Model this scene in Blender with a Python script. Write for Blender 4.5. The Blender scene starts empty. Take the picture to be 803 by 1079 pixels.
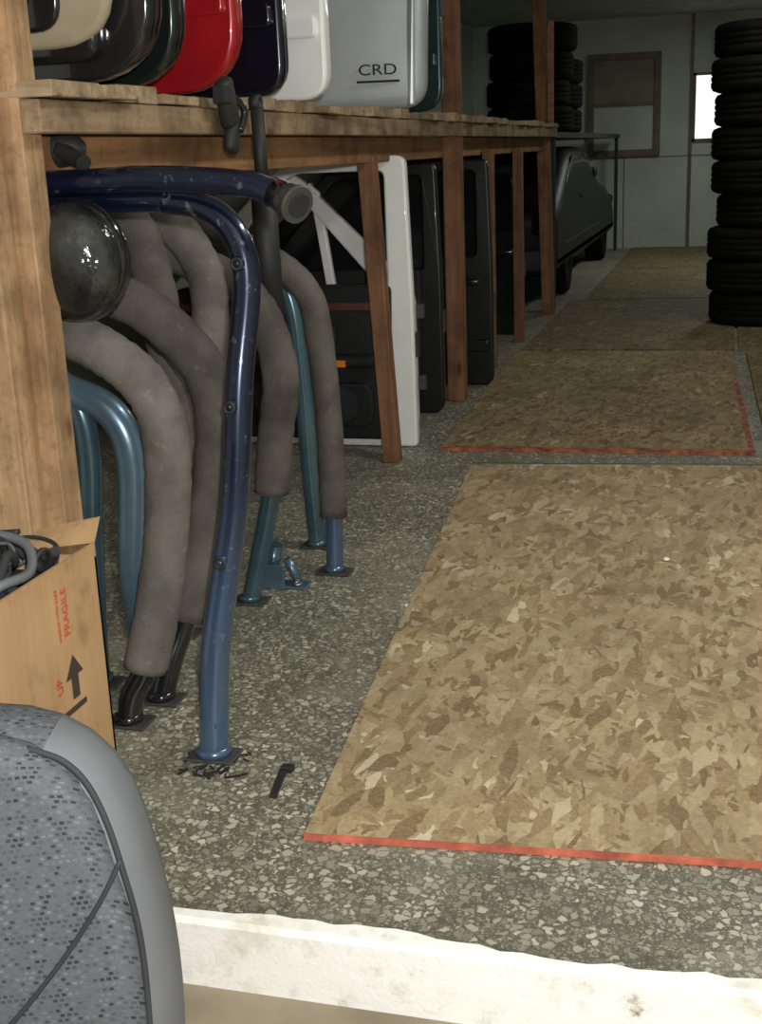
import bpy, bmesh, math, random
from mathutils import Vector, Matrix
random.seed(7)
scene=bpy.context.scene
COL=bpy.context.collection

# ------------------------------------------------------------ node helpers
class NT:
    def __init__(s,name):
        s.m=bpy.data.materials.new(name); s.m.use_nodes=True
        s.t=s.m.node_tree; s.b=s.t.nodes['Principled BSDF']; s._tc=None
    def n(s,typ,**kw):
        x=s.t.nodes.new(typ)
        for k,v in kw.items(): setattr(x,k,v)
        return x
    def l(s,a,b): s.t.links.new(a,b)
    def tc(s):
        if not s._tc: s._tc=s.n('ShaderNodeTexCoord')
        return s._tc.outputs['Object']
    def mapping(s,rot=(0,0,0),sc=(1,1,1),loc=(0,0,0),src=None):
        m=s.n('ShaderNodeMapping'); m.inputs['Rotation'].default_value=rot
        m.inputs['Scale'].default_value=sc; m.inputs['Location'].default_value=loc
        s.l(src or s.tc(),m.inputs['Vector']); return m.outputs[0]
    def noise(s,scale,detail=4,src=None,rough=.55):
        x=s.n('ShaderNodeTexNoise'); x.inputs['Scale'].default_value=scale
        x.inputs['Detail'].default_value=detail; x.inputs['Roughness'].default_value=rough
        s.l(src or s.tc(),x.inputs['Vector']); return x.outputs['Fac']
    def ramp(s,fac,stops,interp='LINEAR'):
        r=s.n('ShaderNodeValToRGB'); r.color_ramp.interpolation=interp
        e=r.color_ramp.elements
        while len(e)<len(stops): e.new(.5)
        for i,(p,c) in enumerate(stops):
            e[i].position=p; e[i].color=(c[0],c[1],c[2],1) if hasattr(c,'__len__') else (c,c,c,1)
        s.l(fac,r.inputs[0]); return r.outputs[0]
    def mix(s,fac,a,b,mode='MIX'):
        x=s.n('ShaderNodeMixRGB',blend_type=mode)
        for v,i in ((fac,0),(a,1),(b,2)):
            if isinstance(v,bpy.types.NodeSocket): s.l(v,x.inputs[i])
            elif i==0: x.inputs[0].default_value=v
            else: x.inputs[i].default_value=(*v,1)
        return x.outputs[0]
    def math(s,op,a,b=0.0,c=0.0):
        x=s.n('ShaderNodeMath',operation=op)
        for v,i in ((a,0),(b,1),(c,2)):
            if isinstance(v,bpy.types.NodeSocket): s.l(v,x.inputs[i])
            else: x.inputs[i].default_value=v
        return x.outputs[0]
    def col(s,c):
        if isinstance(c,bpy.types.NodeSocket): s.l(c,s.b.inputs['Base Color'])
        else: s.b.inputs['Base Color'].default_value=(*c,1)
    def bump(s,h,strength=.3,dist=.01):
        x=s.n('ShaderNodeBump'); x.inputs['Strength'].default_value=strength
        x.inputs['Distance'].default_value=dist; s.l(h,x.inputs['Height']); s.l(x.outputs[0],s.b.inputs['Normal'])
    def set(s,rough=.5,metal=0,coat=0,spec=.5):
        s.b.inputs['Roughness'].default_value=rough; s.b.inputs['Metallic'].default_value=metal
        s.b.inputs['Coat Weight'].default_value=coat; s.b.inputs['Specular IOR Level'].default_value=spec
        return s

def paint(name,c,rough=.3,metal=0,coat=.5,var=.15,scale=6,spec=.5):
    t=NT(name); n=t.noise(scale,5)
    d=tuple(x*(1-var*2) for x in c); u=tuple(min(1,x*(1+var)) for x in c)
    t.col(t.ramp(n,[(.3,d),(.7,u)])); t.set(rough,metal,coat,spec); return t.m
def wood(name,dark,light,axis='Z',rough=.75,dirt=.5):
    t=NT(name)
    sc={'Z':(28,28,1.6),'Y':(28,1.6,28),'X':(1.6,28,28)}[axis]
    v=t.mapping(sc=sc); n=t.noise(1.0,6,v,.65); n2=t.noise(5,6,None,.65)
    c=t.ramp(n,[(.3,dark),(.62,light),(.8,tuple(min(1,x*1.15) for x in light))])
    c=t.mix(t.ramp(n2,[(.44,0.0),(.64,dirt)]),c,tuple(x*.35 for x in dark))
    n3=t.noise(60,4); c=t.mix(t.ramp(n3,[(.55,0.0),(.72,dirt*.6)]),c,tuple(x*.4 for x in dark))
    k=t.n('ShaderNodeTexVoronoi',feature='F1'); k.inputs['Scale'].default_value=1
    t.l(t.mapping(sc=tuple(9 if a>10 else 3.2 for a in sc)),k.inputs['Vector'])
    c=t.mix(t.ramp(k.outputs['Distance'],[(.06,.75),(.13,0.0)]),c,tuple(x*.3 for x in dark))
    t.col(c); t.bump(n,.25,.004); t.set(rough,spec=.3); return t.m

# ------------------------------------------------------------ materials
def make_terrazzo():
    t=NT('terrazzo')
    def layer(scale,th0,th1,loc):
        v=t.n('ShaderNodeTexVoronoi',feature='DISTANCE_TO_EDGE'); v.inputs['Scale'].default_value=scale
        c=t.n('ShaderNodeTexVoronoi',feature='F1'); c.inputs['Scale'].default_value=scale
        wob=t.n('ShaderNodeTexNoise'); wob.inputs['Scale'].default_value=scale*1.5; wob.inputs['Detail'].default_value=3
        m=t.mapping(loc=loc)
        t.l(m,wob.inputs['Vector'])
        a=t.n('ShaderNodeVectorMath',operation='MULTIPLY_ADD'); t.l(wob.outputs['Color'],a.inputs[0])
        a.inputs[1].default_value=(.8/scale,)*3; t.l(m,a.inputs[2])
        t.l(a.outputs[0],v.inputs['Vector']); t.l(a.outputs[0],c.inputs['Vector'])
        sep=t.n('ShaderNodeSeparateColor'); t.l(c.outputs['Color'],sep.inputs[0])
        thr=t.math('MULTIPLY_ADD',sep.outputs[0],th1,th0)
        mask=t.math('GREATER_THAN',v.outputs['Distance'],thr)
        return mask,sep.outputs[1]
    m1,r1=layer(62,.05,.28,(0,0,0)); m2,r2=layer(135,.05,.28,(3,1,0))
    base=t.ramp(t.noise(60,4),[(.3,(.05,.047,.034)),(.7,(.14,.132,.10))])
    c2=t.ramp(r2,[(0,(.13,.125,.09)),(.5,(.28,.265,.20)),(1,(.44,.41,.32))])
    c1=t.ramp(r1,[(0,(.20,.19,.14)),(.35,(.37,.35,.27)),(.7,(.54,.50,.40)),(1,(.74,.70,.58))])
    c=t.mix(m2,base,c2); c=t.mix(m1,c,c1)
    c=t.mix(.18,c,(.28,.265,.20))
    st=t.noise(1.9,7,None,.68); c=t.mix(t.ramp(st,[(.36,.6),(.60,0.0)]),c,t.mix(.55,c,(.07,.064,.047)))
    d=t.noise(2.7,5,t.mapping(loc=(4,9,0))); c=t.mix(t.ramp(d,[(.52,0.0),(.72,.5)]),c,(.36,.34,.265))
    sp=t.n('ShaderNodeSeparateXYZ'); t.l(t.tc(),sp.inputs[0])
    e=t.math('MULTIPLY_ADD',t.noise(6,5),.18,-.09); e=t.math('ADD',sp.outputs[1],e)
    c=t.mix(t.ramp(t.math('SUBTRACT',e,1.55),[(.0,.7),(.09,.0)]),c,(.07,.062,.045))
    t.col(c); t.set(.55,spec=.35); return t.m
def make_osb(name,mul=(1,1,1),dirt=.45):
    t=NT(name)
    def lay(rot,sx,sy,loc):
        v=t.n('ShaderNodeTexVoronoi',feature='F1',distance='MINKOWSKI'); v.inputs['Scale'].default_value=1.15; v.inputs['Exponent'].default_value=1.3
        m=t.mapping(rot=(0,0,rot)); m=t.mapping(sc=(sx,sy,1),loc=loc,src=m)
        t.l(m,v.inputs['Vector']); s=t.n('ShaderNodeSeparateColor'); t.l(v.outputs['Color'],s.inputs[0])
        return s.outputs[0],s.outputs[1]
    f=lambda a,b,c:(a*mul[0],b*mul[1],c*mul[2])
    stops=[(0,f(.18,.11,.052)),(.2,f(.31,.21,.105)),(.5,f(.43,.31,.17)),(.8,f(.50,.38,.22)),(.97,f(.58,.46,.29)),(1,f(.82,.70,.50))]
    r0,_=lay(.2,12,34,(0,0,0)); c=t.ramp(r0,stops); h=r0
    for rot,sx,sy,loc in ((1.35,9,30,(5,3,0)),(-.8,10,34,(9,1,0)),(.75,11,40,(2,8,0)),(1.9,10,36,(4,6,0)),(-1.25,9,30,(7,7,0)),(1.55,13,44,(1,2,0))):
        r,k=lay(rot,sx,sy,loc); msk=t.math('GREATER_THAN',k,.68)
        c=t.mix(msk,c,t.ramp(r,stops)); h=t.mix(msk,h,r)
    fine=t.noise(140,3); c=t.mix(.28,c,t.ramp(fine,[(.3,f(.14,.09,.045)),(.7,f(.60,.48,.32))]))
    st=t.noise(2.4,7,None,.66); c=t.mix(t.ramp(st,[(.46,0.0),(.64,dirt)]),c,f(.17,.12,.068))
    st=t.noise(9,5,t.mapping(loc=(3,3,0))); c=t.mix(t.ramp(st,[(.6,0.0),(.75,dirt*.8)]),c,f(.13,.09,.055))
    t.col(c); t.bump(h,.15,.002); t.set(.7,spec=.25); return t.m
def make_fabric():
    t=NT('seat_fabric'); sp=t.n('ShaderNodeSeparateXYZ'); t.l(t.tc(),sp.inputs[0])
    cb=t.n('ShaderNodeCombineXYZ'); t.l(sp.outputs[0],cb.inputs[0]); t.l(t.math('ADD',sp.outputs[2],sp.outputs[1]),cb.inputs[1])
    b=t.n('ShaderNodeTexBrick'); t.l(t.mapping(src=cb.outputs[0],rot=(0,0,-.12)),b.inputs['Vector'])
    b.inputs['Scale'].default_value=1; b.inputs['Brick Width'].default_value=.0065; b.inputs['Row Height'].default_value=.0055
    b.inputs['Mortar Size'].default_value=.0012; b.inputs['Color1'].default_value=(.022,.024,.028,1)
    b.inputs['Color2'].default_value=(.13,.135,.145,1); b.inputs['Mortar'].default_value=(.075,.078,.084,1); b.inputs['Bias'].default_value=-.1
    w=t.n('ShaderNodeTexWave'); t.l(t.mapping(src=cb.outputs[0],rot=(0,0,.25)),w.inputs[0]); w.inputs['Scale'].default_value=9; w.inputs['Distortion'].default_value=.8
    w2=t.n('ShaderNodeTexWave',bands_direction='Y'); t.l(cb.outputs[0],w2.inputs[0]); w2.inputs['Scale'].default_value=15; w2.inputs['Distortion'].default_value=1.2
    msk=t.math('MULTIPLY',t.ramp(w.outputs['Fac'],[(.35,0.0),(.65,1.0)]),t.ramp(w2.outputs['Fac'],[(.3,.2),(.7,.7)]))
    c=t.mix(msk,b.outputs[0],(.075,.079,.086))
    t.col(c); t.bump(t.noise(500,2),.4,.002); t.set(.95,spec=.15); return t.m
def make_foam(name,c):
    t=NT(name); n=t.noise(9,5); n2=t.noise(160,3)
    k=t.ramp(n,[(.3,tuple(x*.55 for x in c)),(.55,c),(.8,tuple(x*1.35 for x in c))])
    k=t.mix(t.ramp(t.noise(40,5),[(.6,0.0),(.72,.3)]),k,tuple(min(1,x*2) for x in c))
    t.col(k); t.bump(t.mix(.5,n,n2),.45,.010); t.set(.9,spec=.15); return t.m
def make_wall():
    t=NT('wall_paint'); n=t.noise(1.3,6); c=t.ramp(n,[(.3,(.36,.39,.33)),(.7,(.52,.55,.48))])
    t.col(c); t.bump(t.noise(25,4),.2,.01); t.set(.8); return t.m
def make_step():
    t=NT('white_step_paint'); n=t.noise(14,6,None,.7); n2=t.noise(5,6,t.mapping(loc=(2,5,1)),.7)
    c=t.ramp(n,[(.27,(.30,.27,.2)),(.36,(.80,.78,.72)),(.45,(.93,.92,.89))])
    c=t.mix(t.ramp(n2,[(.54,0.0),(.66,.55)]),c,(.55,.46,.29)); t.col(c); t.bump(n,.4,.01); t.set(.7); return t.m
def make_conc():
    t=NT('lower_concrete'); n=t.noise(5,6); t.col(t.ramp(n,[(.3,(.22,.175,.12)),(.7,(.36,.305,.215))])); t.set(.8); return t.m
def make_card():
    t=NT('cardboard'); n=t.noise(4,4); w=t.noise(90,2,t.mapping(sc=(1,1,.05)))
    c=t.ramp(n,[(.3,(.29,.17,.08)),(.7,(.42,.26,.13))]); c=t.mix(.12,c,t.ramp(w,[(.3,(.2,.12,.05)),(.7,(.6,.42,.25))]))
    c=t.mix(t.ramp(t.noise(11,6),[(.54,0.0),(.70,.5)]),c,(.12,.075,.04)); t.col(c); t.set(.85,spec=.2); return t.m
def make_blue():
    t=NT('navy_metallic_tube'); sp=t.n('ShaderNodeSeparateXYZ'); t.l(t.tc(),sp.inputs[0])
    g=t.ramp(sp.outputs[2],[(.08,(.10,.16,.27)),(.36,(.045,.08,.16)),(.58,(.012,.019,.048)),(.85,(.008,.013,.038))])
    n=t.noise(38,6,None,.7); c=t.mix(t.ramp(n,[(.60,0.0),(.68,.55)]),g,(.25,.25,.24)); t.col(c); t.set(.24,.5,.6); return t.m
def make_lens():
    t=NT('wrapped_lens'); n=t.noise(9,4); t.col(t.ramp(n,[(.4,(.010,.011,.011)),(.75,(.06,.06,.056))])); t.bump(n,.8,.03); t.set(.12,0,.4); return t.m
M={}
M['terrazzo']=make_terrazzo(); M['osb']=make_osb('osb_strands',(1,1,1),.40); M['osbd']=make_osb('osb_strands_dirty_dimmed',(.46,.50,.46),.6); M['fabric']=make_fabric()  # osbd: dirtier strands, also darkened so the colour carries the weaker far light
M['osbm']=make_osb('osb_strands_worn_dimmed',(.70,.71,.66),.55)  # strands partly darkened, light falloff along the aisle put into the colour
M['foam']=make_foam('foam_grey',(.165,.148,.132)); M['foam2']=make_foam('foam_dark',(.11,.096,.086))
M['wall']=make_wall(); M['step']=make_step(); M['conc']=make_conc(); M['card']=make_card(); M['blue']=make_blue(); M['lens']=make_lens()
M['ceil']=paint('ceiling_paint',(.44,.47,.41),.8,coat=0)
M['wood_l']=wood('pine_post_light',(.29,.16,.08),(.55,.355,.195),'Z',dirt=.6)
M['wood_p']=wood('fir_post',(.15,.07,.034),(.28,.138,.07),'Z',dirt=.6)
M['wood_y']=wood('fir_rail',(.19,.095,.042),(.36,.19,.088),'Y',dirt=.6)
M['wood_f']=wood('fascia_board',(.20,.13,.072),(.36,.25,.15),'Y',dirt=.8)
M['wood_x']=wood('plank_ends',(.20,.135,.078),(.45,.335,.21),'X',dirt=.6)
M['teal']=paint('teal_metallic',(.08,.15,.19),.25,.5,.5); M['teal2']=paint('steel_blue_metallic',(.15,.235,.31),.3,.5,.5)
M['black']=paint('black_gloss',(.012,.012,.014),.15,0,.8); M['blackm']=paint('black_matte',(.018,.018,.018),.6,0,0)
M['blackd']=paint('dusty_black_car_paint',(.008,.009,.009),.35,0,.1)
t_=NT('tire_rubber'); t_.col(t_.ramp(t_.noise(9,5),[(.3,(.004,.004,.004)),(.75,(.011,.011,.011))])); t_.bump(t_.noise(120,3),.3,.006); t_.set(.85,spec=.12); M['rubber']=t_.m
M['white']=paint('white_car_paint',(.90,.90,.88),.35,0,.5,.03)
M['red']=paint('red_car_paint',(.42,.012,.018),.25,.1,.8); M['navy']=paint('navy_car_paint',(.008,.010,.020),.2,.2,.8)
M['silver']=paint('silver_car_paint',(.54,.565,.59),.35,.35,.4,.05); M['dgreen']=paint('dark_green_car_paint',(.012,.019,.017),.2,.2,.8)
M['dteal']=paint('deep_teal_car_paint',(.02,.055,.06),.25,.3,.8); M['dtl']=paint('dark_slate_car_paint',(.004,.0055,.0055),.45,.0,.0,spec=.25)
M['beige']=paint('beige_trim',(.40,.33,.22),.7,0,0)
M['trim']=paint('charcoal_trim',(.020,.020,.022),.65,0,.0,spec=.25); M['woodtrim']=paint('burl_trim',(.09,.028,.02),.3,0,.3)
M['orange']=paint('orange_reflector',(1.0,.25,.02),.2,0,.5); M['vinyl']=paint('grey_vinyl',(.105,.11,.118),.6,0,0,.08)
M['vdark']=paint('seam_dark',(.026,.026,.029),.8,0,0,spec=.3); M['redpaint']=paint('red_edge_paint',(.60,.15,.09),.65,0,0,.25,20)
M['redold']=paint('worn_red_paint',(.38,.12,.055),.7,0,0,.4,25)
M['greenpaint']=paint('green_edge_paint',(.06,.12,.075),.6,0,0); M['metal']=paint('bare_metal',(.45,.45,.43),.35,.9,0)
M['dmetal']=paint('dirty_metal',(.08,.076,.07),.6,.4,0)
M['ink']=paint('black_ink',(.04,.025,.02),.8,0,0); M['redink']=paint('red_ink',(.45,.06,.02),.8,0,0)
M['darkwood']=paint('dark_shelf_paint',(.02,.023,.02),.7,0,0); M['olive']=paint('olive_board',(.20,.18,.12),.7,0,0)
M['brownframe']=paint('brown_frame',(.15,.11,.065),.6,0,0)
g=NT('dark_glass'); n_=g.noise(3); g.col(g.ramp(n_,[(.3,(.005,.006,.006)),(.7,(.012,.014,.014))])); g.set(.12,0,.1); M['glass']=g.m
g=NT('daylight_pane'); g.b.inputs['Emission Color'].default_value=(.95,1,.92,1); g.b.inputs['Emission Strength'].default_value=1.1; M['pane']=g.m
g=NT('added_fill_diffuser'); g.b.inputs['Emission Color'].default_value=(1,.98,.88,1); g.b.inputs['Emission Strength'].default_value=2.0; M['fill_glow']=g.m  # glowing face of the added, unseen ceiling fill fixtures

# ------------------------------------------------------------ mesh helpers
def mk(verts,faces,mat,smooth=False):
    me=bpy.data.meshes.new('part'); me.from_pydata([tuple(v) for v in verts],[],faces); me.update()
    bm=bmesh.new(); bm.from_mesh(me); bmesh.ops.recalc_face_normals(bm,faces=bm.faces); bm.to_mesh(me); bm.free()
    me.materials.append(M[mat])
    if smooth:
        for p in me.polygons: p.use_smooth=True
    o=bpy.data.objects.new('part',me); COL.objects.link(o); return o
def box(x0,x1,y0,y1,z0,z1,mat,bev=0,seg=2,rot=None,jit=0):
    bm=bmesh.new(); bmesh.ops.create_cube(bm,size=1)
    for v in bm.verts:
        v.co=Vector(((x0+x1)/2+v.co.x*(x1-x0),(y0+y1)/2+v.co.y*(y1-y0),(z0+z1)/2+v.co.z*(z1-z0)))
        if jit: v.co+=Vector([random.uniform(-jit,jit) for _ in range(3)])
    if bev: bmesh.ops.bevel(bm,geom=list(bm.edges),offset=bev,segments=seg,affect='EDGES',profile=.5)
    if rot:
        c=Vector(((x0+x1)/2,(y0+y1)/2,(z0+z1)/2)); bmesh.ops.rotate(bm,verts=bm.verts,cent=c,matrix=rot)
    me=bpy.data.meshes.new('part'); bm.to_mesh(me); bm.free(); me.materials.append(M[mat])
    if bev>.006:
        for p in me.polygons: p.use_smooth=True
    o=bpy.data.objects.new('part',me); COL.objects.link(o); return o
def catmull(P,n=8):
    P=[Vector(p) for p in P]; Q=[P[0]*2-P[1]]+P+[P[-1]*2-P[-2]]; out=[]
    for i in range(1,len(Q)-2):
        a,b,c,d=Q[i-1:i+3]
        for k in range(n):
            t=k/n; out.append(.5*((2*b)+(c-a)*t+(2*a-5*b+4*c-d)*t*t+(3*b-a-3*c+d)*t**3))
    out.append(P[-1]); return out
def sweep(P,r,mat,n=8,seg=18,smooth=True,wob=0):
    pts=catmull(P,n) if smooth else [Vector(p) for p in P]
    N=len(pts); rs=r if hasattr(r,'__len__') else None
    T=[(pts[min(i+1,N-1)]-pts[max(i-1,0)]).normalized() for i in range(N)]
    nrm=T[0].orthogonal().normalized(); V=[];Fc=[]
    for i in range(N):
        nrm=(nrm-T[i]*nrm.dot(T[i])).normalized(); bn=T[i].cross(nrm)
        if rs:
            t=i/(N-1)*(len(rs)-1); k=min(int(t),len(rs)-2); rr=rs[k]+(rs[k+1]-rs[k])*(t-k)
        else: rr=r
        if wob: rr*=1+random.uniform(-wob,wob)
        for j in range(seg):
            a=2*math.pi*j/seg; V.append(pts[i]+(nrm*math.cos(a)+bn*math.sin(a))*rr)
    for i in range(N-1):
        for j in range(seg):
            k=(j+1)%seg; Fc.append((i*seg+j,i*seg+k,(i+1)*seg+k,(i+1)*seg+j))
    Fc.append(tuple(range(seg))); Fc.append(tuple((N-1)*seg+j for j in range(seg)))
    o=mk(V,Fc,mat,True); o.data.polygons[-1].use_smooth=False; o.data.polygons[-2].use_smooth=False
    return o
def rpoly(P,r,n=6):
    out=[];L=len(P)
    for i in range(L):
        p=Vector(P[i][:2]); a=Vector(P[i-1][:2]); b=Vector(P[(i+1)%L][:2]); rr=P[i][2] if len(P[i])>2 else r
        da=(a-p);db=(b-p); d=min(rr,da.length*.48,db.length*.48)
        s=p+da.normalized()*d; e=p+db.normalized()*d
        for k in range(n+1):
            t=k/n; out.append((1-t)**2*s+2*t*(1-t)*p+t*t*e)
    return out
def plate(outlines,thick,mat,M4,bev=.006,r=.03):
    """flat panel (with holes) in its local XY plane, thickness centred on local Z"""
    cu=bpy.data.curves.new('c','CURVE'); cu.dimensions='2D'; cu.fill_mode='BOTH'
    bev=min(bev,thick*.49); cu.extrude=thick/2-bev; cu.bevel_depth=bev; cu.bevel_resolution=3; cu.offset=-bev
    for P in outlines:
        Q=rpoly(P,r); s=cu.splines.new('POLY'); s.points.add(len(Q)-1)
        for i,q in enumerate(Q): s.points[i].co=(q.x,q.y,0,1)
        s.use_cyclic_u=True
    o=bpy.data.objects.new('c',cu); COL.objects.link(o); bpy.context.view_layer.update()
    me=bpy.data.meshes.new_from_object(o.evaluated_get(bpy.context.evaluated_depsgraph_get()))
    bpy.data.objects.remove(o); me.transform(M4); me.materials.clear(); me.materials.append(M[mat])
    o=bpy.data.objects.new('part',me); COL.objects.link(o); return o
XZ=lambda y: Matrix.Translation((0,y,0))@Matrix.Rotation(math.pi/2,4,'X')   # local (x,y)->(X,Z), normal -Y
YZ=lambda x: Matrix(((0,0,1,x),(1,0,0,0),(0,1,0,0),(0,0,0,1)))             # local (x,y)->(Y,Z), normal +X
def lathe(prof,center,axis,mat,seg=48,closed=True):
    V=[];Fc=[];n=len(prof)
    for j in range(seg):
        a=2*math.pi*j/seg
        for (r,h_) in prof:
            p=Vector((r*math.cos(a),r*math.sin(a),h_))
            if axis=='Y': p=Vector((p.x,p.z,p.y))
            if axis=='X': p=Vector((p.z,p.x,p.y))
            V.append(p+Vector(center))
    for j in range(seg):
        k=(j+1)%seg
        for i in range(n if closed else n-1):
            i2=(i+1)%n; Fc.append((j*n+i,k*n+i,k*n+i2,j*n+i2))
    return mk(V,Fc,mat,True)
def ball(c,r,mat,seg=40,rot=None):
    bm=bmesh.new(); bmesh.ops.create_uvsphere(bm,u_segments=seg,v_segments=seg//2,radius=1)
    for v in bm.verts: v.co=Vector((v.co.x*r[0],v.co.y*r[1],v.co.z*r[2]))
    if rot: bmesh.ops.rotate(bm,verts=bm.verts,cent=(0,0,0),matrix=rot)
    for v in bm.verts: v.co+=Vector(c)
    me=bpy.data.meshes.new('part'); bm.to_mesh(me); bm.free(); me.materials.append(M[mat])
    for p in me.polygons: p.use_smooth=True
    o=bpy.data.objects.new('part',me); COL.objects.link(o); return o
def text(body,size,mat,M4,ext=.001):
    cu=bpy.data.curves.new('t','FONT'); cu.body=body; cu.size=size; cu.extrude=ext; cu.align_x='CENTER'; cu.align_y='CENTER'
    o=bpy.data.objects.new('t',cu); COL.objects.link(o); bpy.context.view_layer.update()
    me=bpy.data.meshes.new_from_object(o.evaluated_get(bpy.context.evaluated_depsgraph_get()))
    bpy.data.objects.remove(o); me.transform(M4); me.materials.clear(); me.materials.append(M[mat])
    o=bpy.data.objects.new('part',me); COL.objects.link(o); return o
def join(name,parts):
    bpy.ops.object.select_all(action='DESELECT')
    for p in parts: p.select_set(True)
    bpy.context.view_layer.objects.active=parts[0]
    if len(parts)>1: bpy.ops.object.join()
    o=bpy.context.view_layer.objects.active; o.name=name; o.data.name=name
    return o

# ------------------------------------------------------------ room
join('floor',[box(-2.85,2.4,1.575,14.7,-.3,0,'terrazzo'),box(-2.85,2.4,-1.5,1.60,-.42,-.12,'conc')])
V=[];Fc=[];n=160
for i in range(n+1):
    x=-2.85+5.25*i/n; lip=random.uniform(.0,.012)+.008*math.sin(x*9)
    V+= [(x,1.562,-.12),(x,1.560,-.006),(x,1.568,.0025),(x,1.584+lip,.003),(x,1.584+lip,-.12)]
for i in range(n):
    for k in range(4): Fc.append((i*5+k,(i+1)*5+k,(i+1)*5+k+1,i*5+k+1))
join('trim_1',[mk(V,Fc,'step')])
join('wall_back',[box(-2.85,2.4,14.6,14.75,0,2.44,'wall'),box(-.47,-.44,14.57,14.6,0,2.44,'brownframe')]
  +[box(-2.85,2.4,14.594,14.6,.98,.99,'brownframe'),box(-1.17,-1.16,14.594,14.6,0,.98,'brownframe')])
join('wall_left',[box(-3.0,-2.85,-1.5,14.75,-.12,2.44,'wall')])
join('wall_right',[box(2.4,2.55,-1.5,14.75,-.12,2.44,'wall')])
join('ceiling',[box(-3.0,2.55,-1.5,14.75,2.44,2.55,'ceil')])
join('window_1',[box(-.41,-.13,14.58,14.59,1.16,1.81,'pane'),box(-.44,-.41,14.56,14.6,1.13,1.84,'brownframe'),box(-.13,-.10,14.56,14.6,1.13,1.84,'brownframe'),
  box(-.44,-.10,14.56,14.6,1.81,1.84,'brownframe'),box(-.44,-.10,14.56,14.6,1.13,1.16,'brownframe')])
join('window_2',[plate([[(-1.57,1.0),(-.78,1.0),(-.78,2.08),(-1.57,2.08)],[(-1.50,1.07),(-.85,1.07),(-.85,2.01),(-1.50,2.01)]],.05,'brownframe',XZ(14.575),.005,.005),
  box(-1.5,-.85,14.57,14.6,1.55,2.01,'olive'),box(-1.5,-.85,14.58,14.6,1.07,1.55,'wall'),box(-1.5,-.85,14.56,14.58,1.53,1.57,'brownframe')])

# OSB sheets
def osb(name,x,y,ang,w,l,mat,front=None,back=None,fw=.003,side=None):
    P=[box(0,w,0,l,0,.011,mat,.001,1)]
    if front: P.append(box(0,w,-.0025,fw,.0,.0115,front))
    if back: P.append(box(0,w,l-.012,l+.004,0,.0118,back))
    if side: P.append(box(w-.02,w+.003,0,l*.6,0,.0116,side))
    o=join(name,P)
    o.location=(x,y,.0005); o.rotation_euler=(0,0,math.radians(ang)); return o
osb('osb_sheet',-.68,1.825,4.9,1.22,2.68,'osb','redpaint','greenpaint')
osb('osb_sheet.001',-1.08,4.72,2.2,1.20,2.44,'osbm','redold',None,.05,'redold')
osb('osb_sheet.002',-1.15,7.24,0.2,1.2,2.44,'osbd')
osb('osb_sheet.003',-1.06,9.72,0,1.2,2.44,'osbd')
osb('osb_sheet.004',-1.06,12.19,0,1.2,2.38,'osbd')
osb('osb_sheet.005',.07,7.24,0.2,1.22,2.44,'osbd')
osb('osb_sheet.006',.16,9.72,0,1.22,2.44,'osbd')
osb('osb_sheet.007',.17,4.80,1.5,1.22,2.40,'osbd')

# ------------------------------------------------------------ wooden shelf
P=[]
P.append(box(-1.38,-1.215,2.06,2.13,0,2.44,'wood_l',.003,1)); P.append(box(-1.37,-1.25,1.99,2.06,0,2.44,'wood_l',.003,1))
for (y,w,zt,lean) in ((4.53,.031,1.14,.05),(6.64,.028,1.14,0),(7.60,.028,1.14,0),(5.76,.040,2.44,0),(8.92,.042,2.44,.03)):
    o=box(-1.225-w,-1.225+w,y-w,y+w,0,zt,'wood_p',.003,1)
    for v in o.data.vertices: v.co.x-=lean*(v.co.z)
    P.append(o)
P.append(box(-1.225,-1.185,8.86,8.90,1.25,1.95,'wood_y',.003,1))
for y in (2.0,4.5,6.6,8.9): P.append(box(-2.83,-2.76,y-.04,y+.04,0,2.44,'wood_p'))
P.append(box(-1.215,-1.175,2.06,9.0,1.205,1.263,'wood_f',.003,1))      # front fascia
P.append(box(-1.30,-1.262,2.13,9.0,1.115,1.205,'wood_y',.003,1))       # rail under
P.append(box(-2.83,-2.78,1.96,9.0,1.115,1.205,'wood_y'))
for y in (2.35,3.1,3.9,4.6,5.3,6.1,6.9,7.7,8.5): P.append(box(-2.78,-1.31,y-.02,y+.02,1.145,1.205,'wood_y'))
y=2.06
while y<9.0:
    w=random.choice((.09,.14,.19)); w=min(w,9.0-y)
    P.append(box(-2.83,-1.165+random.uniform(-.03,.025),y,y+w-.005,1.266,1.266+random.uniform(.018,.036),'wood_x',.002,1,None,.002)); y+=w
join('wooden_shelf',P)
P=[box(-2.83,-1.20,9.1,14.40,1.20,1.24,'darkwood')]
for y in (9.2,14.36):
    for x in (-2.83,-1.25): P.append(box(x,x+.035,y-.02,y+.02,0,1.2,'darkwood'))
join('storage_rack',P)

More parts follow.
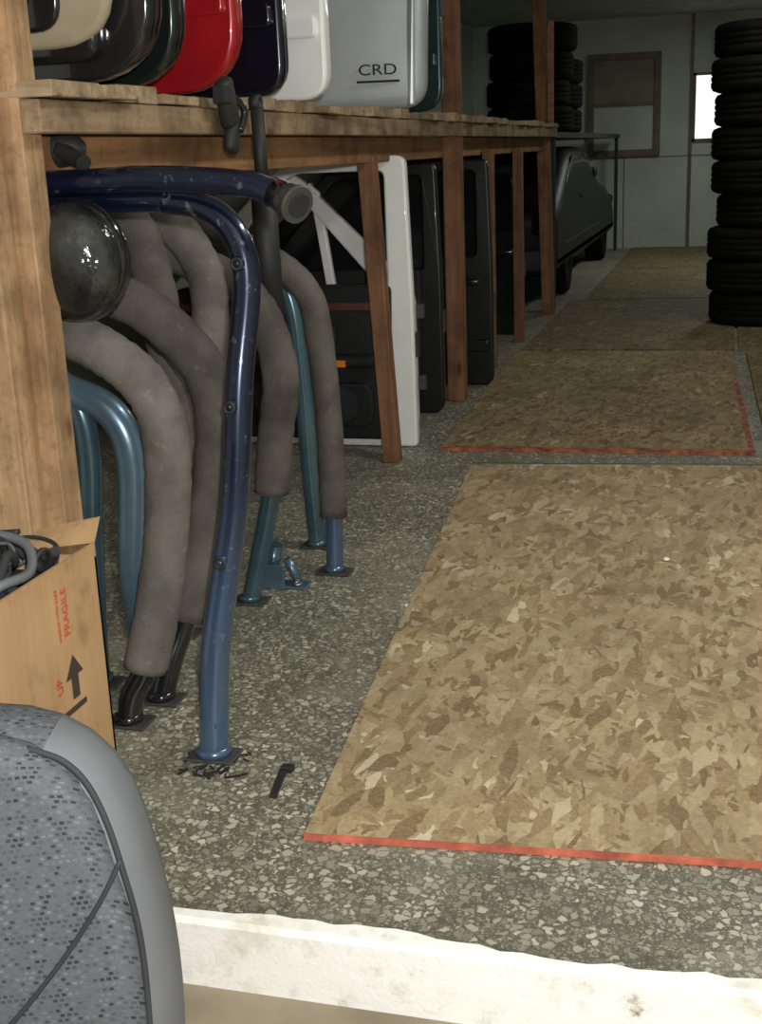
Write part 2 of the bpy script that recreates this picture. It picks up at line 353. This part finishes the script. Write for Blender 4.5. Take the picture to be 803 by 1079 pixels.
# ------------------------------------------------------------ car doors
def door(name,xr,y,W_,H_,paintm,z0=0,mirror=False,inside=True,trimm='trim',glass=True,rb=.06,tilt=0,turn=0,belt=.62,vent=False,fr=.08,extra=None):
    def mx(P): 
        Q=[]
        for p in P:
            u=p[0]; X=(-W_+u) if mirror else -u
            Q.append((X,p[1])+tuple(p[2:]))
        return Q
    parts=[]
    out=mx([(0,0,rb),(W_,0,rb),(W_,belt,.05),(W_*.48,H_,.10),(0.02,H_,.04),(0,belt,.05)])
    hole=mx([(fr,belt+.02,.03),(W_-.15,belt+.02,.03),(W_*.46,H_-.055,.05),(fr+.005,H_-.055,.03)])
    parts.append(plate([out,hole],.045,paintm,XZ(.0),.010))
    parts.append(plate([mx([(.01,.01,rb),(W_-.01,.01,rb),(W_-.01,belt-.02,.04),(.01,belt-.02,.04)])],.07,paintm,XZ(.045),.02))
    if glass: parts.append(plate([mx([(.075,belt,.03),(W_-.11,belt,.03),(W_*.47,H_-.04,.05),(.08,H_-.04,.03)])],.006,'glass',XZ(.01),.001))
    X=lambda u:(-W_+u) if mirror else -u
    def bx(u0,u1,y0,y1,z0_,z1,m,b): a,c=sorted((X(u0),X(u1))); return box(a,c,y0,y1,z0_,z1,m,b)
    if vent: parts.append(plate([mx([(W_*.62,belt,.005),(W_*.66,belt,.005),(W_*.60,H_-.10,.005),(W_*.555,H_-.06,.005)])],.03,paintm,XZ(0),.006))
    if extra: parts.append(plate([mx(extra[0])],.03,extra[1],XZ(-.055),.012))
    if inside:
        parts.append(plate([mx([(.10,.035,.05),(W_-.02,.035,.05),(W_-.02,belt+.0,.04),(W_-.10,belt+.03,.03),(.082,belt+.03,.03)])],.05,trimm,XZ(-.035),.014))
        parts.append(bx(.12,W_-.06,-.068,-.055,.555,.588,'woodtrim',.004))
        parts.append(bx(.14,W_*.8,-.115,-.05,.335,.385,trimm,.018))
        parts.append(bx(.30,W_*.75,-.085,-.05,.42,.50,'vdark',.01))
        parts.append(plate([mx([(.16,.09,.06),(W_*.62,.09,.06),(W_*.66,.27,.06),(.16,.27,.06)])],.03,trimm,XZ(-.066),.01))
        parts.append(lathe([(.0,0),(.075,0),(.085,.01),(.08,.018),(.06,.012),(0,.012)],(X(.30),-.095,.18),'Y','vdark',32,False))
        parts.append(bx(.255,.305,-.125,-.10,.340,.368,'orange',.003))
        parts.append(bx(.31,.34,-.125,-.10,.340,.368,'redink',.003))
        parts.append(bx(.42,.50,-.09,-.055,.46,.485,'metal',.006))
    else:
        parts.append(bx(.06,.24,-.05,-.02,.50,.535,'black',.012))
        parts.append(plate([mx([(.02,.17,.02),(W_-.02,.17,.02),(W_-.02,.23,.02),(.02,.23,.02)])],.02,paintm,XZ(-.025),.008))
    parts.append(bx(-.004,.006,.0,.05,.36,.46,'dmetal',.003))
    for zz in (.18,.48): parts.append(bx(W_-.01,W_+.03,.02,.05,zz,zz+.06,'dmetal',.004))
    o=join(name,parts)
    for v in o.data.vertices: v.co.y+=.05*(v.co.z/H_-.4)**2*1.2
    o.rotation_euler=(math.radians(tilt),0,math.radians(turn)); o.location=(xr,y,z0)
    return o
door('car_door',-1.185,4.78,1.05,1.135,'white',0.002,glass=False,rb=.02,fr=.10)
door('car_door.001',-1.24,5.02,.98,1.10,'white',0.002,mirror=True,glass=False,belt=.60,vent=True)
door('car_door.002',-1.22,5.45,1.0,1.10,'blackd',0.002)
door('car_door.003',-1.12,6.15,1.05,1.10,'blackd',0.002,inside=False)
door('car_door.004',-1.24,6.85,1.0,1.08,'blackd',0.002)
door('car_door.005',-1.24,7.9,1.05,1.04,'dgreen',0.002,inside=False)
# standing on the shelf
Z=1.304
door('car_door.006',-1.08,2.36,.98,1.0,'black',Z,trimm='black',rb=.16,extra=([(.055,.06,.13),(.8,.06,.1),(.8,.5,.05),(.055,.5,.05)],'beige'))
door('car_door.007',-1.145,2.62,1.0,1.02,'dgreen',Z,trimm='black',rb=.15)
door('car_door.008',-1.14,2.95,1.0,1.04,'red',Z,inside=False,rb=.16)
door('car_door.009',-1.15,3.30,1.0,1.04,'navy',Z,inside=False,rb=.08)
door('car_door.010',-1.15,3.68,1.0,1.03,'white',Z,inside=False,rb=.08)
door('car_door.011',-1.16,5.28,1.0,1.05,'dteal',Z,inside=False,rb=.10)
# silver tailgate with badge
P=[plate([[(-1.25,0,.12),(0,0,.10),(.02,.5,.05),(-.05,1.02,.08),(-1.2,1.02,.08),(-1.27,.5,.05)]],.09,'silver',XZ(0),.03),
   plate([[(-1.10,.56,.05),(-.15,.56,.05),(-.17,.95,.05),(-1.08,.95,.05)]],.02,'glass',XZ(-.045),.004),
   plate([[(-.06,.01,.05),(-.035,.01,.02),(-.02,.5,.02),(-.06,.95,.02)]],.02,'silver',XZ(-.048),.008),
   box(-.9,-.45,-.055,-.03,.30,.40,'silver',.01),
   text('CRD',.055,'vdark',Matrix.Translation((-.17,-.048,.142))@Matrix.Rotation(math.pi/2,4,'X')@Matrix.Scale(1.3,4,(1,0,0))),
   box(-.25,-.09,-.050,-.045,.098,.106,'vdark')]
o=join('tailgate',P)
for v in o.data.vertices: v.co.y+=.18*(max(0,v.co.x+.35))**2*2+.12*(v.co.z-.4)**2
o.location=(-1.13,4.82,Z); o.rotation_euler=(0,0,math.radians(4))

# ------------------------------------------------------------ roll bars
def mirror_path(P,xm=-1.78):
    return list(P)+[(2*xm-p[0],p[1],p[2]) for p in reversed(P)]
def hoop(name,P,padn,rp,rt,matp,matt):
    """P runs from the top of the bend down to the foot; the pad covers the first padn points; full hoop = leg + mirrored twin"""
    full=mirror_path(list(reversed(P)))
    r0=rt if not hasattr(rt,'__len__') else rt[0]
    parts=[sweep(full,rt,matt,n=8)]
    if padn:
        pf=mirror_path(list(reversed(P[:padn])))
        parts.append(sweep(pf,rp,matp,n=10,seg=24,wob=.035))
    for p in (P[-1],(2*-1.78-P[-1][0],P[-1][1],P[-1][2])):
        parts.append(box(p[0]-.05,p[0]+.05,p[1]-.035,p[1]+.035,0.001,.007,'dmetal',.002,1))
        parts.append(lathe([(0,.007),(r0*1.2,.007),(r0*1.2,.02),(r0*.9,.025),(0,.025)],(p[0],p[1],0),'Z',matt,20,False))
    return join(name,parts)
def pts(y,L): return [(a,y if len(q)==0 else q[0],b) for a,b,*q in L]
A=[(-1.20,2.27,1.082),(-1.03,2.27,1.075),(-.945,2.26,1.054),(-.895,2.25,1.0),(-.880,2.24,.915),(-.893,2.20,.741),(-.905,2.17,.53),(-.930,2.15,.372),(-.950,2.11,.2),(-.958,2.09,0.0)]
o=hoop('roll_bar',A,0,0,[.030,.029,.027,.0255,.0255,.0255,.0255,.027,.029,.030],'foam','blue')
P=[o]
for (x,y,z) in ((-.887,2.245,.96),(-.896,2.18,.70),(-.927,2.15,.40),(-.952,2.115,.115),(-.953,2.105,.075)):
    P.append(lathe([(0,-.004),(.006,-.004),(.007,0),(.014,0),(.014,.006),(0,.006)],(x,y-.031,z),'Y','blue',20,False))
    P.append(lathe([(.007,-.002),(.0125,-.002),(.0125,.004),(.007,.004)],(x,y-.033,z),'Y','blackm',20))
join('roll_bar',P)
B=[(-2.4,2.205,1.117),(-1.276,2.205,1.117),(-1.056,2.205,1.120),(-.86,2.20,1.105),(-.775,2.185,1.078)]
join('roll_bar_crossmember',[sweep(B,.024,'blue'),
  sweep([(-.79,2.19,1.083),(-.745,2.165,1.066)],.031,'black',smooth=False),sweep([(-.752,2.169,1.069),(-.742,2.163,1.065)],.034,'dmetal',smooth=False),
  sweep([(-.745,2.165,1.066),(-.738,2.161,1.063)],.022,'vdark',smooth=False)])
C=pts(2.25,[(-1.45,.86),(-1.30,.83),(-1.20,.79),(-1.115,.72),(-1.08,.61),(-1.095,.43),(-1.13,.26),(-1.165,.115,2.23),(-1.19,.06,2.21),(-1.20,0,2.20)])
hoop('roll_bar.001',C,8,.047,.027,'foam','black')
D=pts(2.45,[(-1.42,.89),(-1.26,.875),(-1.15,.81),(-1.07,.71),(-1.055,.57),(-1.095,.36,2.44),(-1.14,.17,2.39),(-1.165,.08,2.35),(-1.18,0,2.32)])
hoop('roll_bar.002',D,7,.048,.027,'foam2','black')
E=pts(2.7,[(-1.55,1.07),(-1.40,1.055),(-1.32,.99),(-1.29,.87),(-1.27,.70),(-1.26,.54),(-1.28,.3),(-1.3,.1),(-1.3,0)])
hoop('roll_bar.003',E,7,.047,.024,'foam2','black')
Fp=pts(2.9,[(-1.55,1.06),(-1.42,1.04),(-1.33,1.00),(-1.27,.93),(-1.24,.83),(-1.25,.66),(-1.27,.35),(-1.29,.1),(-1.3,0)])
hoop('roll_bar.004',Fp,7,.047,.024,'foam','black')
Gp=pts(3.22,[(-1.5,.98),(-1.33,.945),(-1.17,.87),(-1.09,.79),(-1.065,.67),(-1.05,.43),(-1.05,.17),(-1.052,.08),(-1.055,0)])
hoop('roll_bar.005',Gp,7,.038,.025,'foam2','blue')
Hp=pts(2.95,[(-1.45,.93),(-1.27,.89),(-1.17,.83),(-1.11,.74),(-1.085,.61),(-1.11,.45),(-1.13,.31),(-1.17,.15),(-1.21,0)])
hoop('roll_bar.006',Hp,7,.046,.025,'foam2','teal')
T1=pts(2.34,[(-1.5,.78),(-1.39,.745),(-1.32,.66),(-1.305,.55),(-1.32,.38),(-1.35,.1,2.36),(-1.36,0,2.38)])
hoop('roll_bar.007',T1,0,0,.026,'foam','teal')
T2=pts(2.34,[(-1.45,.70),(-1.32,.685),(-1.235,.635),(-1.205,.53),(-1.225,.31),(-1.25,.11,2.40),(-1.255,0,2.43)])
hoop('roll_bar.008',T2,0,0,.034,'foam','teal2')
T3=pts(3.45,[(-1.6,.93),(-1.42,.90),(-1.28,.84),(-1.22,.74),(-1.20,.5),(-1.19,.2),(-1.18,0)])
hoop('roll_bar.009',T3,0,0,.028,'foam','teal')
join('mounting_bracket',[box(-1.24,-1.09,3.06,3.12,.001,.008,'teal2',.002,1),box(-1.22,-1.15,3.055,3.062,.0,.07,'teal2',.002,1),
  sweep([(-1.21,3.10,.004),(-1.18,3.09,.12)],.02,'teal',smooth=False),sweep([(-1.12,3.10,.004),(-1.15,3.09,.08)],.012,'teal2',smooth=False),
  lathe([(.006,0),(.014,0),(.014,.006),(.006,.006)],(-1.12,3.08,.009),'Z','metal',20)])

join('headlight',[ball((-1.205,2.17,.972),(.100,.062,.112),'lens'),ball((-1.205,2.20,.972),(.107,.05,.117),'black'),
  lathe([(.0,0),(.05,0),(.055,-.02),(.03,-.02),(0,-.015)],(-1.19,2.15,.98),'Y','lens',32,False)])
join('side_mirror',[ball((-1.27,2.27,1.180),(.065,.035,.036),'blackm',24),sweep([(-1.25,2.25,1.18),(-1.21,2.24,1.160),(-1.19,2.23,1.15)],.016,'blackm')])
join('shock_absorber',[sweep([(-1.148,3.07,1.27),(-1.145,3.07,1.05)],.017,'blackm',smooth=False),sweep([(-1.145,3.07,1.08),(-1.143,3.07,.75)],[.032,.036,.036,.034],'blackm',smooth=False),
  sweep([(-1.145,3.07,1.10),(-1.145,3.07,1.07)],.039,'vdark',smooth=False),lathe([(.010,-.012),(.020,-.012),(.020,.012),(.010,.012)],(-1.150,3.07,1.28),'X','blackm',20)])
join('door_latch',[box(-1.160,-1.125,2.83,2.89,1.22,1.33,'blackm',.012,2,Matrix.Rotation(.35,3,'X')),box(-1.160,-1.13,2.86,2.91,1.16,1.25,'blackm',.012,2,Matrix.Rotation(-.3,3,'X')),
  box(-1.155,-1.12,2.80,2.84,1.27,1.31,'vdark',.006,2),sweep([(-1.14,2.86,1.30),(-1.125,2.92,1.26),(-1.13,2.90,1.21)],.009,'black')])

# ------------------------------------------------------------ cardboard box with cables
x0,x1,y0,y1,zb,zt=-1.26,-.86,1.08,1.53,-.119,.63; t=.005
P=[box(x0,x1,y0,y0+t,zb,zt,'card'),box(x0,x1,y1-t,y1,zb,zt-.02,'card'),box(x0,x0+t,y0,y1,zb,zt,'card'),box(x1-t,x1,y0,y1,zb,zt,'card'),
   box(x0,x1,y0,y1,zb,zb+t,'card'),box(x0+t,x1-t,y0+t,y1-t,.50,.585,'vdark')]
P.append(mk([(x1-.13,y1,zt-.02),(x1,y1,zt),(x1+.005,y1+.015,zt+.035),(x1-.10,y1+.02,zt+.01)],[(0,1,2,3)],'card'))
P.append(mk([(x0,y0,zt),(x1,y0,zt),(x1,y0-.10,zt-.12),(x0,y0-.10,zt-.12)],[(0,1,2,3)],'card'))
FX=Matrix(((0,0,1,0),(0,-1,0,0),(1,0,0,0),(0,0,0,1)))
P.append(text('FRAGILE',.019,'redink',Matrix.Translation((x1+.0008,1.430,.562))@FX,.0004))
P.append(text('HANDLE WITH CARE',.008,'redink',Matrix.Translation((x1+.0008,1.410,.562))@FX,.0004))
def arrow(yc,zc,s): return mk([(x1+.001,yc+dy*s,zc+dz*s) for dy,dz in ((-.3,-1),(.3,-1),(.3,0),(.75,0),(0,1),(-.75,0),(-.3,0))],[(0,1,2,3,4,5,6)],'ink')
P.append(arrow(1.435,.465,.032)); P.append(box(x1,x1+.001,1.40,1.46,.415,.423,'ink'))
P.append(text('UP',.02,'redink',Matrix.Translation((x1+.0008,1.395,.465))@FX,.0004))
join('cardboard_box',P)
P=[]
for i in range(60):
    cx=random.uniform(x0+.14,x1-.08); cy=random.uniform(y0+.18,y1-.07); r=random.uniform(.04,.09); a0=random.uniform(0,6)
    L=[(min(max(cx+r*math.cos(a0+k*.8),x0+.02),x1-.02),min(max(cy+r*math.sin(a0+k*.8)*.9,y0+.02),y1-.02),.60+random.uniform(0,.065)) for k in range(7)]
    P.append(sweep(L,random.choice((.0025,.004,.007)),random.choice(('blackm','blackm','vdark','trim','vinyl')),n=6,seg=10))
join('cable_bundle',P)

# ------------------------------------------------------------ car seat (built around its lower right hinge, then turned)
P=[]
bk=plate([[(-.52,-.10,.04),(-.025,-.10,.04),(.000,.42,.10),(-.045,.665,.13),(-.48,.67,.13),(-.52,.45,.1)]],.115,'vinyl',XZ(.0),.045)
bk.data.materials.append(M['fabric'])
for p in bk.data.polygons:
    if p.center.x<-.105 and p.center.z>.45 and p.center.y<.045: p.material_index=1
P.append(bk)
P.append(plate([[(-.49,-.08,.03),(-.045,-.08,.03),(-.020,.43,.08),(-.068,.664,.10),(-.455,.668,.10),(-.49,.45,.08)]],.05,'fabric',XZ(-.045),.022))
P.append(sweep([(-.043,-.052,-.05),(-.030,-.056,.20),(-.022,-.056,.43),(-.035,-.054,.54),(-.052,-.052,.605),(-.075,-.050,.638),(-.11,-.046,.652)],.003,'vdark',seg=8))
P.append(sweep([(-.030,-.068,.55),(-.055,-.0725,.505),(-.10,-.0725,.44),(-.16,-.0725,.37),(-.22,-.0725,.325),(-.30,-.0725,.30),(-.38,-.0725,.33),(-.46,-.0715,.45)],.0024,'vdark',seg=8))
P.append(box(-.50,-.02,-.60,-.09,.02,.16,'vinyl',.05,4)); P.append(box(-.45,-.07,-.62,-.12,.08,.185,'fabric',.04,4))
for xx in (-.44,-.08): 
    P.append(box(xx-.02,xx+.02,-.58,.02,-.119,-.085,'blackm',.004)); P.append(box(xx-.015,xx+.015,-.50,-.42,-.09,.06,'blackm')); P.append(box(xx-.015,xx+.015,-.16,-.06,-.09,.06,'blackm'))
o=join('car_seat',P); o.location=(-.496,.965,-.003); o.rotation_euler=(0,0,math.radians(14))

# ------------------------------------------------------------ tyre stacks
def tires(name,x,y,z,n,R=.33,h_=.2):
    P=[]
    for i in range(n):
        prof=[(R*.58,.02),(R*.62,.0),(R*.86,-.0),(R*.96,.012),(R,.035),(R,.06),(R*.985,.062),(R*.985,.07),(R,.072),(R,h_/2-.006),(R*.98,h_/2-.004),(R*.98,h_/2+.004),(R,h_/2+.006),
              (R,h_-.072),(R*.985,h_-.07),(R*.985,h_-.062),(R,h_-.06),(R,h_-.035),(R*.96,h_-.012),(R*.86,h_),(R*.62,h_),(R*.58,h_-.02),(R*.64,h_-.03),(R*.70,h_/2),(R*.64,.03)]
        s=random.uniform(.93,1.03)
        prof=[(a*s,b) for a,b in prof]
        P.append(lathe(prof,(x+random.uniform(-.03,.03),y+random.uniform(-.02,.02),z+i*(h_+.001)),'Z','rubber',56))
    return join(name,P)
tires('tire_stack',.20,8.42,.013,9)
tires('tire_stack.001',.62,9.25,.013,11)
tires('tire_stack.002',.92,8.40,.013,10)
tires('tire_stack.003',-1.55,10.3,1.242,4,.34)
tires('tire_stack.004',-1.60,11.3,1.242,3,.34)

# dark car parked along the far end, nose to the back wall
prof=[(9.35,.20,.08),(9.30,.72,.15),(9.75,.80,.2),(10.25,1.13,.35),(11.55,1.14,.5),(12.45,.86,.4),(13.6,.74,.5),(14.15,.55,.25),(14.18,.20,.1)]
P=[plate([prof],1.40,'dtl',YZ(-1.93),.13),
   plate([[(9.95,.84,.08),(10.35,1.07,.1),(11.05,1.08,.03),(11.05,.84,.03)]],.02,'glass',YZ(-1.245),.004),
   plate([[(11.12,.84,.03),(11.12,1.08,.03),(11.5,1.07,.1),(12.15,.85,.06)]],.02,'glass',YZ(-1.245),.004),
   box(-2.5,-1.32,9.27,9.33,.25,.42,'blackm',.03,3),box(-2.5,-1.32,14.14,14.22,.22,.40,'blackm',.03,3),
   box(-1.40,-1.24,9.28,9.36,.52,.66,'black',.03,3),box(-1.46,-1.24,14.02,14.14,.52,.62,'lens',.03,3),
   box(-1.245,-1.225,9.9,13.6,.40,.43,'blackm',.006),box(-1.25,-1.20,11.95,12.08,.86,.95,'blackm',.03,3),
   box(-1.24,-1.21,10.9,11.02,.72,.745,'blackm',.006)]
for yy in (10.2,13.2):
    for xx in (-1.33,-2.52):
        P.append(lathe([(.12,-.09),(.27,-.09),(.29,-.06),(.29,.06),(.27,.09),(.12,.09)],(xx,yy,.292),'X','rubber',40))
        P.append(lathe([(0,-.05),(.17,-.05),(.18,.08),(.14,.06),(.04,.07),(0,.07)],(xx,yy,.292),'X','dmetal',24,False))
join('parked_car',P)

# floor debris
join('metal_clip',[box(-.80,-.785,1.95,2.07,.001,.007,'blackm',.001,1,Matrix.Rotation(.15,3,'Z')),box(-.805,-.78,2.05,2.07,.001,.012,'blackm',.002,1)])
P=[]
for i in range(46):
    x=random.uniform(-1.02,-.88); y=random.uniform(2.00,2.12); s=random.uniform(.002,.006); P.append(box(x,x+s*5,y,y+s,.001,.002+s*.5,random.choice(('vdark','metal','blackm')),0,1,Matrix.Rotation(random.uniform(0,3),3,'Z')))
join('fiber_debris',P)  # dark and pale fibre bits around the roll bar foot
join('paper_scrap',[ball((-.14,3.43,.0165),(.010,.010,.005),'white',12)]); join('paper_scrap.001',[ball((-.78,2.98,.005),(.010,.010,.005),'white',12)])

# ------------------------------------------------------------ lights
for i,(y,pw) in enumerate(((3.2,25),(7.2,11),(12.0,26))):
    join('added_ceiling_fill' if i==0 else 'added_ceiling_fill.%03d'%i,[box(.25,.55,y-.65,y+.65,2.38,2.439,'white',.01),box(.28,.52,y-.6,y+.6,2.372,2.381,'fill_glow',.002,1)])  # unseen fixtures added overhead to supply ambient fill
    L=bpy.data.lights.new('added_fill_light','AREA'); L.shape='RECTANGLE'; L.size=.24; L.size_y=1.2; L.energy=pw; L.color=(1,.99,.92) if i<2 else (.96,1,.92)
    o=bpy.data.objects.new('added_fill_light',L); COL.objects.link(o); o.location=(.4,y,2.36)  # added area light, brightens the aisle and back wall
L=bpy.data.lights.new('camera_flash','POINT'); L.energy=172; L.shadow_soft_size=.025; L.color=(1,.985,.96)
o=bpy.data.objects.new('camera_flash',L); COL.objects.link(o); o.location=(.06,0,1.24)
w=bpy.data.worlds.new('world'); scene.world=w; w.use_nodes=True
w.node_tree.nodes['Background'].inputs[0].default_value=(.78,.86,.84,1); w.node_tree.nodes['Background'].inputs[1].default_value=.34

# ------------------------------------------------------------ camera
pitch=math.radians(16.07); roll=math.atan(.04); psi=math.radians(15.8)
Fh=Vector((-math.sin(psi),math.cos(psi),0)); R=Vector((math.cos(psi),math.sin(psi),0))
F=Fh*math.cos(pitch)+Vector((0,0,-math.sin(pitch))); U=R.cross(F)
c,s=math.cos(roll),math.sin(roll); right=R*c-U*s; up=U*c+R*s
Mx=Matrix((right,up,-F)).transposed().to_4x4(); Mx.translation=Vector((0,0,1.15))
cam=bpy.data.cameras.new('camera'); co=bpy.data.objects.new('camera',cam); COL.objects.link(co)
co.matrix_world=Mx; cam.sensor_fit='VERTICAL'; cam.sensor_height=36; cam.lens=36*1315/1079; cam.clip_start=.02
scene.camera=co
scene.view_settings.view_transform='Standard'
